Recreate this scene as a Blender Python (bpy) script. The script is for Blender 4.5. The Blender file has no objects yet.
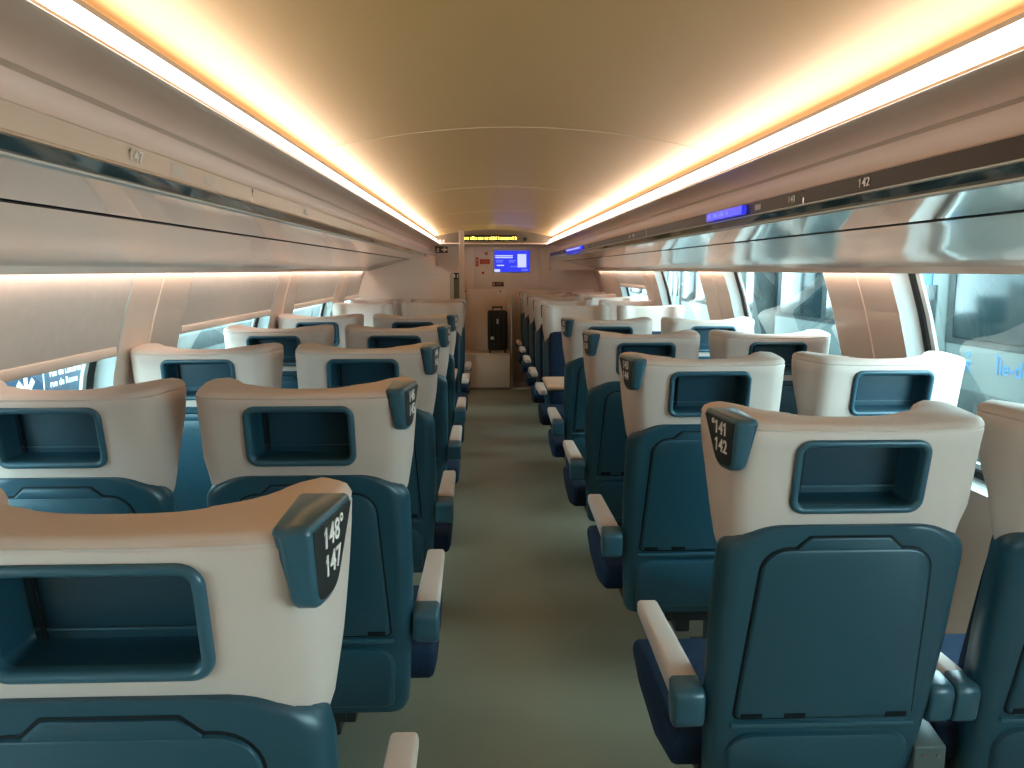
import bpy, bmesh, math, random
from mathutils import Vector, Matrix
random.seed(7)
PI = math.pi
scene = bpy.context.scene
COL = scene.collection

# ------------------------------------------------------------------ camera
F_PX, EYE, VX, VY = 780.0, 1.45, 484.0, 270.0
pitch = math.atan((384 - VY) / F_PX)
yaw = math.atan((512 - VX) / math.hypot(F_PX, 384 - VY))
fw = Vector((math.sin(yaw) * math.cos(pitch), math.cos(yaw) * math.cos(pitch), -math.sin(pitch)))
cam_data = bpy.data.cameras.new('camera')
cam_data.sensor_width = 36.0
cam_data.lens = F_PX / 1024 * 36.0
cam_data.clip_start = 0.05
cam = bpy.data.objects.new('camera', cam_data)
COL.objects.link(cam)
cam.location = (0, 0, EYE)
cam.rotation_euler = fw.to_track_quat('-Z', 'Y').to_euler()
scene.camera = cam

# ------------------------------------------------------------------ world, exposure, lamp strengths
world = bpy.data.worlds.new('world')
scene.world = world
world.use_nodes = True
wn = world.node_tree.nodes
wn['Background'].inputs[0].default_value = (0.92, 0.95, 0.97, 1)
wn['Background'].inputs[1].default_value = 2.7
scene.view_settings.view_transform = 'Standard'
scene.view_settings.look = 'None'
scene.view_settings.gamma = 1.0
scene.view_settings.exposure = 2.45
scene.cycles.max_bounces = 10
scene.cycles.diffuse_bounces = 6
scene.cycles.glossy_bounces = 4
scene.cycles.transparent_max_bounces = 12
scene.cycles.sample_clamp_indirect = 3.0
scene.cycles.use_denoising = True
STRIP_COL, STRIP_E = (1.0, 0.84, 0.75), 1.15
COVE_COL, COVE_E = (1.0, 0.74, 0.44), 0.3

# ------------------------------------------------------------------ materials
def mat(name, col, rough=0.5, spec=0.5, metal=0.0, coat=0.0, noise=None, emit=None, bump=None):
    m = bpy.data.materials.new(name)
    m.use_nodes = True
    nt = m.node_tree
    b = nt.nodes['Principled BSDF']
    b.inputs['Base Color'].default_value = (*col, 1)
    b.inputs['Roughness'].default_value = rough
    b.inputs['Specular IOR Level'].default_value = spec
    b.inputs['Metallic'].default_value = metal
    b.inputs['Coat Weight'].default_value = coat
    b.inputs['Coat Roughness'].default_value = 0.06
    if emit:
        b.inputs['Emission Color'].default_value = (*emit[0], 1)
        b.inputs['Emission Strength'].default_value = emit[1]
    if noise or bump:
        tc = nt.nodes.new('ShaderNodeTexCoord')
    if noise:
        sc, amt = noise
        n = nt.nodes.new('ShaderNodeTexNoise')
        n.inputs['Scale'].default_value = sc
        n.inputs['Detail'].default_value = 4
        nt.links.new(tc.outputs['Object'], n.inputs['Vector'])
        r = nt.nodes.new('ShaderNodeValToRGB')
        r.color_ramp.elements[0].position = 0.3
        r.color_ramp.elements[1].position = 0.7
        r.color_ramp.elements[0].color = (*[c * (1 - amt) for c in col], 1)
        r.color_ramp.elements[1].color = (*[min(1, c * (1 + amt)) for c in col], 1)
        nt.links.new(n.outputs['Fac'], r.inputs['Fac'])
        nt.links.new(r.outputs['Color'], b.inputs['Base Color'])
    if bump:
        sc, st = bump
        n2 = nt.nodes.new('ShaderNodeTexNoise')
        n2.inputs['Scale'].default_value = sc
        nt.links.new(tc.outputs['Object'], n2.inputs['Vector'])
        bp = nt.nodes.new('ShaderNodeBump')
        bp.inputs['Strength'].default_value = st
        bp.inputs['Distance'].default_value = 0.002
        nt.links.new(n2.outputs['Fac'], bp.inputs['Height'])
        nt.links.new(bp.outputs['Normal'], b.inputs['Normal'])
    return m

M = {}
M['cream'] = mat('cream leatherette', (0.55, 0.455, 0.40), 0.55, 0.4, noise=(3, 0.03), bump=(350, 0.12))
M['teal'] = mat('teal plastic', (0.0125, 0.058, 0.086), 0.34, 0.5, noise=(2, 0.05))
M['teal_dark'] = mat('dark teal plastic', (0.009, 0.042, 0.066), 0.3, 0.5)
M['teal_light'] = mat('light teal trim plastic', (0.025, 0.085, 0.120), 0.28, 0.5)
M['gap'] = mat('black gap', (0.004, 0.007, 0.010), 0.7, 0.2)
M['navy'] = mat('navy seat cloth', (0.007, 0.020, 0.046), 0.85, 0.2, noise=(60, 0.25))
M['plaque'] = mat('charcoal plaque', (0.022, 0.025, 0.024), 0.4, 0.4)
M['print'] = mat('white print', (0.75, 0.72, 0.68), 0.6, 0.2)
M['grey_print'] = mat('pale grey print', (0.55, 0.50, 0.46), 0.6, 0.2)
M['dark_metal'] = mat('dark metal', (0.03, 0.04, 0.045), 0.45, 0.5, metal=0.6)
M['bracket'] = mat('grey painted metal', (0.07, 0.10, 0.10), 0.45, 0.4)
M['steel'] = mat('brushed steel', (0.6, 0.6, 0.58), 0.35, 0.5, metal=1.0)
M['floor'] = mat('olive grey vinyl', (0.225, 0.22, 0.16), 0.42, 0.35, noise=(1.2, 0.10), bump=(500, 0.1))
M['ceiling'] = mat('tan ceiling lacquer', (0.66, 0.45, 0.20), 0.34, 0.25)
M['ceiling_joint'] = mat('pale ceiling joint', (0.72, 0.62, 0.45), 0.4, 0.4)
M['wall'] = mat('cream wall panel', (0.82, 0.66, 0.55), 0.38, 0.4, noise=(1.5, 0.02))
M['cove'] = mat('rosy cream cove panel', (0.80, 0.64, 0.55), 0.45, 0.4)
M['rack'] = mat('glossy cream lacquer', (0.86, 0.71, 0.61), 0.14, 0.5, coat=0.4)
M['rack_mirror'] = mat('polished rack shelf', (0.74, 0.63, 0.55), 0.08, 0.6, metal=0.25, coat=0.8)
M['rack_glass'] = mat('dark glass fascia', (0.03, 0.06, 0.07), 0.04, 1.0, coat=1.0)
M['band_cream'] = mat('cream number strip', (0.50, 0.40, 0.32), 0.3, 0.5)
M['band_brown'] = mat('smoked brown number strip', (0.05, 0.036, 0.027), 0.45, 0.25)  # right strip: its dimmer lighting is put into the colour
M['frame_grey'] = mat('pale grey window frame', (0.45, 0.50, 0.50), 0.4, 0.4)
M['rubber'] = mat('black rubber gasket', (0.012, 0.012, 0.012), 0.6, 0.3)
M['blind'] = mat('grey beige blind cloth', (0.72, 0.62, 0.55), 0.8, 0.2, noise=(30, 0.03))
M['far'] = mat('warm cream bulkhead laminate', (0.86, 0.69, 0.58), 0.4, 0.4)
M['fascia'] = mat('taupe fascia', (0.20, 0.16, 0.11), 0.35, 0.4)
M['box'] = mat('beige plinth laminate', (0.64, 0.51, 0.39), 0.4, 0.4)
M['case'] = mat('black suitcase shell', (0.010, 0.009, 0.009), 0.45, 0.4)
M['wood'] = mat('pale beech laminate', (0.62, 0.42, 0.30), 0.35, 0.4, noise=(8, 0.08))
M['strip'] = mat('light diffuser', (0.9, 0.9, 0.9), 0.5, 0.3, emit=(STRIP_COL, STRIP_E))
M['wash_led'] = mat('warm wall wash lamp', (0.9, 0.8, 0.6), 0.5, 0.3, emit=((1.0, 0.85, 0.75), 4.0))  # glow of the lamp line added behind each rack edge
M['cove_led'] = mat('warm cove lamp', (0.9, 0.8, 0.6), 0.5, 0.3, emit=(COVE_COL, COVE_E))
M['led'] = mat('amber led dots', (0.3, 0.2, 0.02), 0.5, 0.2, emit=((1.0, 0.66, 0.08), 1.3))
M['screen'] = mat('blue lit screen', (0.01, 0.02, 0.2), 0.3, 0.3, emit=((0.02, 0.03, 0.60), 0.27))
M['screen_white'] = mat('white screen text', (0.4, 0.4, 0.5), 0.4, 0.2, emit=((0.55, 0.65, 1.0), 0.18))
M['screen_dim'] = mat('dim screen text', (0.1, 0.1, 0.4), 0.4, 0.2, emit=((0.10, 0.14, 0.75), 0.27))
M['red'] = mat('red sticker', (0.55, 0.05, 0.03), 0.5, 0.3)
M['pink'] = mat('salmon sticker', (0.62, 0.25, 0.18), 0.5, 0.3)
M['train_pale'] = mat('pale train paint', (0.070, 0.088, 0.086), 0.4, 0.4, noise=(2, 0.05))
M['train_blue'] = mat('bright blue train paint', (0.008, 0.10, 0.24), 0.35, 0.4)
M['train_glass'] = mat('dark train glass', (0.012, 0.022, 0.025), 0.15, 0.25)
M['train_dark'] = mat('dark grey underframe', (0.025, 0.032, 0.032), 0.6, 0.3, noise=(5, 0.3))
M['platform'] = mat('pale concrete platform', (0.08, 0.08, 0.07), 0.8, 0.2, noise=(4, 0.15))
M['rail_white'] = mat('white painted railing', (0.14, 0.14, 0.135), 0.5, 0.3)
M['sign_blue'] = mat('blue enamel sign', (0.006, 0.034, 0.075), 0.35, 0.4)
M['building'] = mat('grey station building', (0.30, 0.33, 0.33), 0.8, 0.2, noise=(2, 0.2))
M['green_glass'] = mat('olive corridor wall', (0.13, 0.12, 0.07), 0.5, 0.3)

def glass(name, tint):
    m = bpy.data.materials.new(name)
    m.use_nodes = True
    nt = m.node_tree
    nt.nodes.remove(nt.nodes['Principled BSDF'])
    out = nt.nodes['Material Output']
    t = nt.nodes.new('ShaderNodeBsdfTransparent')
    t.inputs[0].default_value = (*tint, 1)
    g = nt.nodes.new('ShaderNodeBsdfGlossy')
    g.inputs['Roughness'].default_value = 0.01
    lw = nt.nodes.new('ShaderNodeLayerWeight')
    lw.inputs['Blend'].default_value = 0.5
    pw = nt.nodes.new('ShaderNodeMath'); pw.operation = 'POWER'; pw.inputs[1].default_value = 4.0
    fr = nt.nodes.new('ShaderNodeMath'); fr.operation = 'MULTIPLY_ADD'
    fr.inputs[1].default_value = 0.80; fr.inputs[2].default_value = 0.05
    nt.links.new(lw.outputs['Facing'], pw.inputs[0])
    nt.links.new(pw.outputs[0], fr.inputs[0])
    mx = nt.nodes.new('ShaderNodeMixShader')
    nt.links.new(fr.outputs[0], mx.inputs[0])
    nt.links.new(t.outputs[0], mx.inputs[1])
    nt.links.new(g.outputs[0], mx.inputs[2])
    nt.links.new(mx.outputs[0], out.inputs['Surface'])
    return m
def translucent(m, col, fac):
    nt = m.node_tree
    b = nt.nodes['Principled BSDF']
    t = nt.nodes.new('ShaderNodeBsdfTranslucent')
    t.inputs[0].default_value = (*col, 1)
    mx = nt.nodes.new('ShaderNodeMixShader')
    mx.inputs[0].default_value = fac
    nt.links.new(b.outputs[0], mx.inputs[1])
    nt.links.new(t.outputs[0], mx.inputs[2])
    nt.links.new(mx.outputs[0], nt.nodes['Material Output'].inputs['Surface'])
translucent(M['blind'], (0.66, 0.50, 0.40), 0.06)
M['glass'] = glass('tinted window glass', (0.54, 0.85, 0.90))
M['screen_glass'] = glass('clear partition glass', (0.75, 0.88, 0.80))

# ------------------------------------------------------------------ mesh helpers
def finish(bm, name, m, smooth=35):
    bmesh.ops.recalc_face_normals(bm, faces=bm.faces)
    me = bpy.data.meshes.new(name)
    bm.to_mesh(me)
    bm.free()
    if m is not None:
        me.materials.append(M[m] if isinstance(m, str) else m)
    if smooth:
        for p in me.polygons:
            p.use_smooth = True
        me.set_sharp_from_angle(angle=math.radians(smooth))
    return me

def link(name, me, parent=None, loc=None, rot=None):
    o = bpy.data.objects.new(name, me)
    COL.objects.link(o)
    if parent is not None:
        o.parent = parent
    if loc is not None:
        o.location = loc
    if rot is not None:
        o.rotation_euler = rot
    return o

def thing(name, label=None, cat=None, loc=(0, 0, 0), rz=0.0, group=None, kind=None):
    o = link(name, None, None, loc, (0, 0, rz))
    o.empty_display_size = 0.05
    return tag(o, label, cat, group, kind)

def tag(o, label=None, cat=None, group=None, kind=None):
    if label: o['label'] = label
    if cat: o['category'] = cat
    if group: o['group'] = group
    if kind: o['kind'] = kind
    return o

def box_into(bm, x0, x1, y0, y1, z0, z1, bevel=0.0, seg=2):
    r = bmesh.ops.create_cube(bm, size=1.0)
    vs = r['verts']
    for v in vs:
        v.co = Vector(((x0 + x1) / 2 + v.co.x * (x1 - x0), (y0 + y1) / 2 + v.co.y * (y1 - y0), (z0 + z1) / 2 + v.co.z * (z1 - z0)))
    if bevel:
        es = list({e for v in vs for e in v.link_edges})
        bmesh.ops.bevel(bm, geom=es, offset=bevel, segments=seg, affect='EDGES', profile=0.5)

def box(name, m, x0, x1, y0, y1, z0, z1, bevel=0.0, seg=2):
    bm = bmesh.new()
    box_into(bm, x0, x1, y0, y1, z0, z1, bevel, seg)
    return finish(bm, name, m)

def cyl_into(bm, p0, p1, r, seg=12):
    p0, p1 = Vector(p0), Vector(p1)
    d = p1 - p0
    q = d.to_track_quat('Z', 'Y').to_matrix().to_4x4()
    bmesh.ops.create_cone(bm, cap_ends=True, segments=seg, radius1=r, radius2=r, depth=d.length,
                          matrix=Matrix.Translation((p0 + p1) / 2) @ q)

def rpoly(pts, seg=5):
    """pts: (a, b, radius) corners -> rounded outline"""
    out = []
    n = len(pts)
    for i in range(n):
        p = Vector(pts[i][:2]); r = pts[i][2] if len(pts[i]) > 2 else 0
        if r <= 0:
            out.append((p.x, p.y)); continue
        a = (Vector(pts[i - 1][:2]) - p).normalized()
        b = (Vector(pts[(i + 1) % n][:2]) - p).normalized()
        ang = a.angle(b)
        t = r / math.tan(ang / 2)
        c = p + (a + b).normalized() * (r / math.sin(ang / 2))
        s0 = p + a * t - c
        s1 = p + b * t - c
        a0 = math.atan2(s0.y, s0.x); a1 = math.atan2(s1.y, s1.x)
        da = (a1 - a0 + PI) % (2 * PI) - PI
        for k in range(seg + 1):
            th = a0 + da * k / seg
            out.append((c.x + r * math.cos(th), c.y + r * math.sin(th)))
    return out

def offset_poly(poly, d):
    """inset (d>0) an outline towards its inside"""
    n = len(poly)
    area = sum(poly[i][0] * poly[(i + 1) % n][1] - poly[(i + 1) % n][0] * poly[i][1] for i in range(n))
    s = 1 if area > 0 else -1
    out = []
    for i in range(n):
        p0, p, p1 = Vector(poly[i - 1]), Vector(poly[i]), Vector(poly[(i + 1) % n])
        e0 = (p - p0); e1 = (p1 - p)
        if e0.length < 1e-9: e0 = e1
        if e1.length < 1e-9: e1 = e0
        n0 = Vector((-e0.y, e0.x)).normalized() * s
        n1 = Vector((-e1.y, e1.x)).normalized() * s
        nn = (n0 + n1).normalized()
        k = max(0.5, nn.dot(n0))
        q = p + nn * (d / k)
        out.append((q.x, q.y))
    return out

def loft_loops(bm, loops, cap0=True, cap1=True):
    rows = [[bm.verts.new(p) for p in lp] for lp in loops]
    n = len(rows[0])
    for a, b in zip(rows, rows[1:]):
        for i in range(n):
            j = (i + 1) % n
            bm.faces.new((a[i], a[j], b[j], b[i]))
    if cap0: bm.faces.new(rows[0])
    if cap1: bm.faces.new(rows[-1])
    return rows

def plate_into(bm, poly, mp, d0, d1, b=0.003):
    """slab of an outline: mp(a, b, d) -> 3D, rising from d0 to d1 with a rounded rim"""
    q1 = offset_poly(poly, b * 0.35)
    q2 = offset_poly(poly, b)
    loops = [[mp(*p, d0) for p in poly], [mp(*p, d1 - b) for p in poly],
             [mp(*p, d1 - b * 0.3) for p in q1], [mp(*p, d1) for p in q2]]
    loft_loops(bm, loops)

def prism_x_into(bm, poly, x0, x1, b=0.004):
    """outline in (y, z) extruded along x with rounded rims"""
    q1 = offset_poly(poly, b * 0.35); q2 = offset_poly(poly, b)
    L = [[(x0, *p) for p in q2], [(x0 + b * 0.35, *p) for p in q1], [(x0 + b, *p) for p in poly],
         [(x1 - b, *p) for p in poly], [(x1 - b * 0.35, *p) for p in q1], [(x1, *p) for p in q2]]
    loft_loops(bm, L)

def interp(tab, z):
    if z <= tab[0][0]: return tab[0][1]
    for (a, va), (b, vb) in zip(tab, tab[1:]):
        if z <= b:
            return va + (vb - va) * (z - a) / (b - a)
    return tab[-1][1]

_txt = {}
def text_mesh(body, size, m, align='CENTER', squeeze=1.0):
    key = (body, size, m, align, squeeze)
    if key in _txt: return _txt[key]
    cu = bpy.data.curves.new('lettering', 'FONT')
    cu.body = body
    cu.size = size
    cu.align_x = align
    cu.align_y = 'CENTER'
    cu.extrude = 0.0006
    cu.space_line = 0.95
    cu.offset = size * 0.012
    o = bpy.data.objects.new('lettering', cu)
    COL.objects.link(o)
    dg = bpy.context.evaluated_depsgraph_get()
    me = bpy.data.meshes.new_from_object(o.evaluated_get(dg))
    bpy.data.objects.remove(o)
    if not any(ch.isalpha() for ch in body):               # give every figure one its slanted flag
        bm = bmesh.new(); bm.from_mesh(me)
        left = set(bm.verts); flags = []
        while left:
            st = [left.pop()]; isl = []
            while st:
                v = st.pop(); isl.append(v.co.copy())
                for e in v.link_edges:
                    w = e.other_vert(v)
                    if w in left: left.remove(w); st.append(w)
            xs_ = [c.x for c in isl]; ys_ = [c.y for c in isl]
            if max(xs_) - min(xs_) < 0.36 * size and max(ys_) - min(ys_) > 0.5 * size and '1' in body and len(isl) < 60:
                wd = max(xs_) - min(xs_)
                flags.append((max(xs_) - min(0.09 * size, wd * 0.5), max(ys_)))
        for x, y in flags:
            k = size
            pts = [(x + 0.02 * k, y), (x - 0.06 * k, y), (x - 0.22 * k, y - 0.13 * k), (x - 0.22 * k, y - 0.24 * k), (x + 0.02 * k, y - 0.11 * k)]
            bm.faces.new([bm.verts.new((p[0], p[1], 0.0007)) for p in reversed(pts)])
        bm.to_mesh(me); bm.free()
    me.transform(Matrix.Diagonal((squeeze, 1, 1, 1)))
    me.materials.clear()
    me.materials.append(M[m])
    _txt[key] = me
    return me

# ------------------------------------------------------------------ carriage cross-section
CX = 0.118                       # the aisle's middle
Y0, Y1 = -1.6, 9.95              # ends of the saloon
YF = 9.60                        # fascia over the far bulkhead
WALL = [(0.0, 1.45), (0.3, 1.45), (0.75, 1.425), (1.10, 1.372), (1.30, 1.320), (1.45, 1.27), (1.52, 1.245)]
def wallx(z): return interp(WALL, z)
def sweep(name, m, prof, y0, y1, side, parent=None, closed=False, smooth=35, thick=0.0):
    """a (w, z) profile carried along the carriage; side is -1 left, +1 right"""
    bm = bmesh.new()
    if thick:
        back = []
        for i, (w, z) in enumerate(prof):
            a = Vector(prof[max(0, i - 1)]); b = Vector(prof[min(len(prof) - 1, i + 1)])
            d = (b - a).normalized()
            back.append((w - d.y * thick, z + d.x * thick))
        prof = list(prof) + back[::-1]
        closed = True
    r0 = [bm.verts.new((CX + side * w, y0, z)) for w, z in prof]
    r1 = [bm.verts.new((CX + side * w, y1, z)) for w, z in prof]
    n = len(prof)
    for i in range(n if closed else n - 1):
        j = (i + 1) % n
        bm.faces.new((r0[i], r0[j], r1[j], r1[i]))
    if closed:
        bm.faces.new(r0); bm.faces.new(r1)
    return link(name, finish(bm, name, m, smooth), parent)

# floor
bm = bmesh.new()
box_into(bm, CX - 1.6, CX + 1.6, Y0 - 0.1, Y1 + 1.6, -0.05, 0.0)
tag(link('floor', finish(bm, 'floor', 'floor', 0)), kind='structure')

# ceiling: lacquered panels between pale joints
ceil_root = thing('ceiling', kind='structure')
APEX, EW = EYE + 0.485, 0.80
def ceil_z(w): return APEX - (APEX - (EYE + 0.408)) * (abs(w) / 0.665) ** 2
JY = [Y0, 0.85, 2.77, 4.70, 6.63, 8.55, YF]
for a, b in zip(JY, JY[1:]):
    bm = bmesh.new()
    ws = [-EW + 2 * EW * k / 32 for k in range(33)]
    g = 0.003
    loops = []
    for y in (a + g, b - g):
        loops.append([bm.verts.new((CX + w, y, ceil_z(w))) for w in ws] + [bm.verts.new((CX + w, y, ceil_z(w) + 0.02)) for w in reversed(ws)])
    n = len(loops[0])
    for i in range(n):
        bm.faces.new((loops[0][i], loops[0][(i + 1) % n], loops[1][(i + 1) % n], loops[1][i]))
    for lp in loops:
        for k in range(32):
            bm.faces.new((lp[k], lp[k + 1], lp[n - 2 - k], lp[n - 1 - k]))
    link('ceiling_panel', finish(bm, 'ceiling_panel', 'ceiling'), ceil_root)
for y in JY[1:-1]:
    bm = bmesh.new()
    ws = [-0.74 + 1.48 * k / 32 for k in range(33)]
    rows = [[bm.verts.new((CX + w, y + dy, ceil_z(w) + dz)) for w in ws] for dy, dz in ((-0.005, 0.004), (-0.003, -0.0015), (0.003, -0.0015), (0.005, 0.004))]
    for r0, r1 in zip(rows, rows[1:]):
        for k in range(32):
            bm.faces.new((r0[k], r0[k + 1], r1[k + 1], r1[k]))
    link('ceiling_joint', finish(bm, 'ceiling_joint', 'ceiling_joint'), ceil_root)

# side walls with window openings
WIN = [(-0.58, 0.78), (1.30, 2.66), (3.19, 4.54), (5.09, 6.42), (6.96, 8.28)]
WZ0, WZ1 = 0.76, 1.515
def win_loop(y0, y1, ins=0.0, seg=7):
    r = 0.085
    p = rpoly([(y0, WZ0, r), (y1, WZ0, r), (y1, WZ1, r), (y0, WZ1, r)], seg)
    q = []
    for i, a in enumerate(p):                              # extra points so the sides follow the curved wall
        b = p[(i + 1) % len(p)]
        q.append(a)
        if abs(b[1] - a[1]) > 0.2:
            q += [(a[0] + (b[0] - a[0]) * k / 9, a[1] + (b[1] - a[1]) * k / 9) for k in range(1, 9)]
    return offset_poly(q, ins) if ins else q
for side, nm in ((-1, 'left'), (1, 'right')):
    bm = bmesh.new()
    def ring(pts):
        vs = [bm.verts.new((p[0], p[1], 0)) for p in pts]
        return [bm.edges.new((vs[i], vs[(i + 1) % len(vs)])) for i in range(len(vs))]
    edges = ring([(Y0, 0.0), (Y1, 0.0), (Y1, 1.56), (Y0, 1.56)])
    for a, b in WIN:
        edges += ring(win_loop(a, b))
    bmesh.ops.triangle_fill(bm, use_beauty=True, edges=edges)
    for z in (0.3, 0.5, 0.75, 0.9, 1.0, 1.1, 1.2, 1.3, 1.38, 1.45, 1.52):
        bmesh.ops.bisect_plane(bm, geom=bm.verts[:] + bm.edges[:] + bm.faces[:], plane_co=(0, z, 0), plane_no=(0, 1, 0))
    for v in bm.verts:
        y, z = v.co.x, v.co.y
        v.co = Vector((CX + side * wallx(z), y, z))
    wl = tag(link('wall_' + nm, finish(bm, 'wall_' + nm, 'wall')), kind='structure')
    # a raised joint line down the middle of each pillar
    for (a, b), (c, d) in zip(WIN, WIN[1:]):
        yc = (b + c) / 2 - 0.02
        bm = bmesh.new()
        rows = []
        for k in range(16):
            z = 0.05 + 1.39 * k / 15
            rows.append([bm.verts.new((CX + side * (wallx(z) - e), yc + dy, z)) for dy, e in ((-0.006, -0.002), (-0.002, 0.003), (0.002, 0.003), (0.006, -0.002))])
        for r0, r1 in zip(rows, rows[1:]):
            for k in range(3):
                bm.faces.new((r0[k], r0[k + 1], r1[k + 1], r1[k]))
        link('pillar_joint', finish(bm, 'pillar_joint', 'wall'), wl)
    # skirting heater duct along the floor
    sweep('baseboard_' + nm, 'wall', [(1.452, 0.20), (1.40, 0.19), (1.385, 0.16), (1.385, 0.0)], Y0, Y1, side, thick=0.012)['kind'] = 'structure'

nwin = 0
for side in (-1, 1):
    for a, b in WIN:
        nwin += 1
        w = thing('window_%d' % nwin, kind='structure')
        def lp(ins, off, W=(a, b)):
            return [(CX + side * (wallx(z) + off), y, z) for y, z in win_loop(*W, ins)]
        bm = bmesh.new()
        loft_loops(bm, [lp(0, -0.001), lp(0.0008, 0.004), lp(0.012, 0.055), lp(0.022, 0.060)], False, False)
        link('window_frame', finish(bm, 'window_frame', 'frame_grey'), w)
        bm = bmesh.new()
        loft_loops(bm, [lp(0.020, 0.058), lp(0.024, 0.052), lp(0.046, 0.056), lp(0.050, 0.072)], False, False)
        link('gasket', finish(bm, 'gasket', 'rubber'), w)
        bm = bmesh.new()
        loft_loops(bm, [lp(0.048, 0.066), lp(0.052, 0.062), lp(0.068, 0.066), lp(0.070, 0.076)], False, False)
        link('inner_frame', finish(bm, 'inner_frame', 'frame_grey'), w)
        bm = bmesh.new()
        ys = [a + 0.03, b - 0.03]
        zs = [0.79 + k * 0.069 for k in range(11)]
        g = [[bm.verts.new((CX + side * (wallx(z) + 0.070), y, z)) for y in ys] for z in zs]
        for k in range(10):
            bm.faces.new((g[k][0], g[k][1], g[k + 1][1], g[k + 1][0]))
        link('pane', finish(bm, 'pane', 'glass'), w)

# cove panels, light profiles
for side, nm, n in ((-1, 'left', 1), (1, 'right', 2)):
    cove = tag(sweep('trim_%d' % n, 'cove', [(0.634, EYE + 0.3035), (0.642, EYE + 0.298), (0.69, EYE + 0.300), (0.74, EYE + 0.292), (0.766, EYE + 0.277), (0.775, EYE + 0.255), (0.770, EYE + 0.232), (0.752, EYE + 0.209), (0.728, EYE + 0.2)], Y0, YF, side, smooth=60, thick=0.01), kind='structure')
    sweep('cove_bead', 'band_cream', [(0.764, EYE + 0.283), (0.758, EYE + 0.279), (0.768, EYE + 0.273)], Y0, YF, side, cove)
    sweep('back_panel', 'cove', [(0.699, EYE + 0.377), (0.715, EYE + 0.348), (0.83, EYE + 0.344), (0.83, EYE + 0.44)], Y0, YF, side, cove)
    lt = thing('light_strip', 'long white light strip running along the %s edge of the ceiling' % nm, 'lamp', (CX + side * 0.70, Y0, EYE + 0.35), group='ceiling light strips')
    inv = Matrix.Translation((CX + side * 0.70, Y0, EYE + 0.35)).inverted()
    for pn, m, prof, th in (('diffuser', 'strip', [(0.696, EYE + 0.3755), (0.668, EYE + 0.339), (0.634, EYE + 0.303)], 0.0),
                        ('profile_lip', 'fascia', [(0.6945, EYE + 0.3745), (0.693, EYE + 0.383), (0.699, EYE + 0.384), (0.701, EYE + 0.374)], 0.0),
                        ('profile_back', 'fascia', [(0.700, EYE + 0.375), (0.672, EYE + 0.336), (0.638, EYE + 0.302)], 0.0),  # unseen sheet added to block the diffuser's back glow
                        ('cove_lamp', 'cove_led', [(0.722, EYE + 0.351), (0.765, EYE + 0.360)], 0.0)):
        o = sweep(pn, m, prof, Y0, YF, side)
        o.data.transform(inv)
        o.parent = lt

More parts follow.
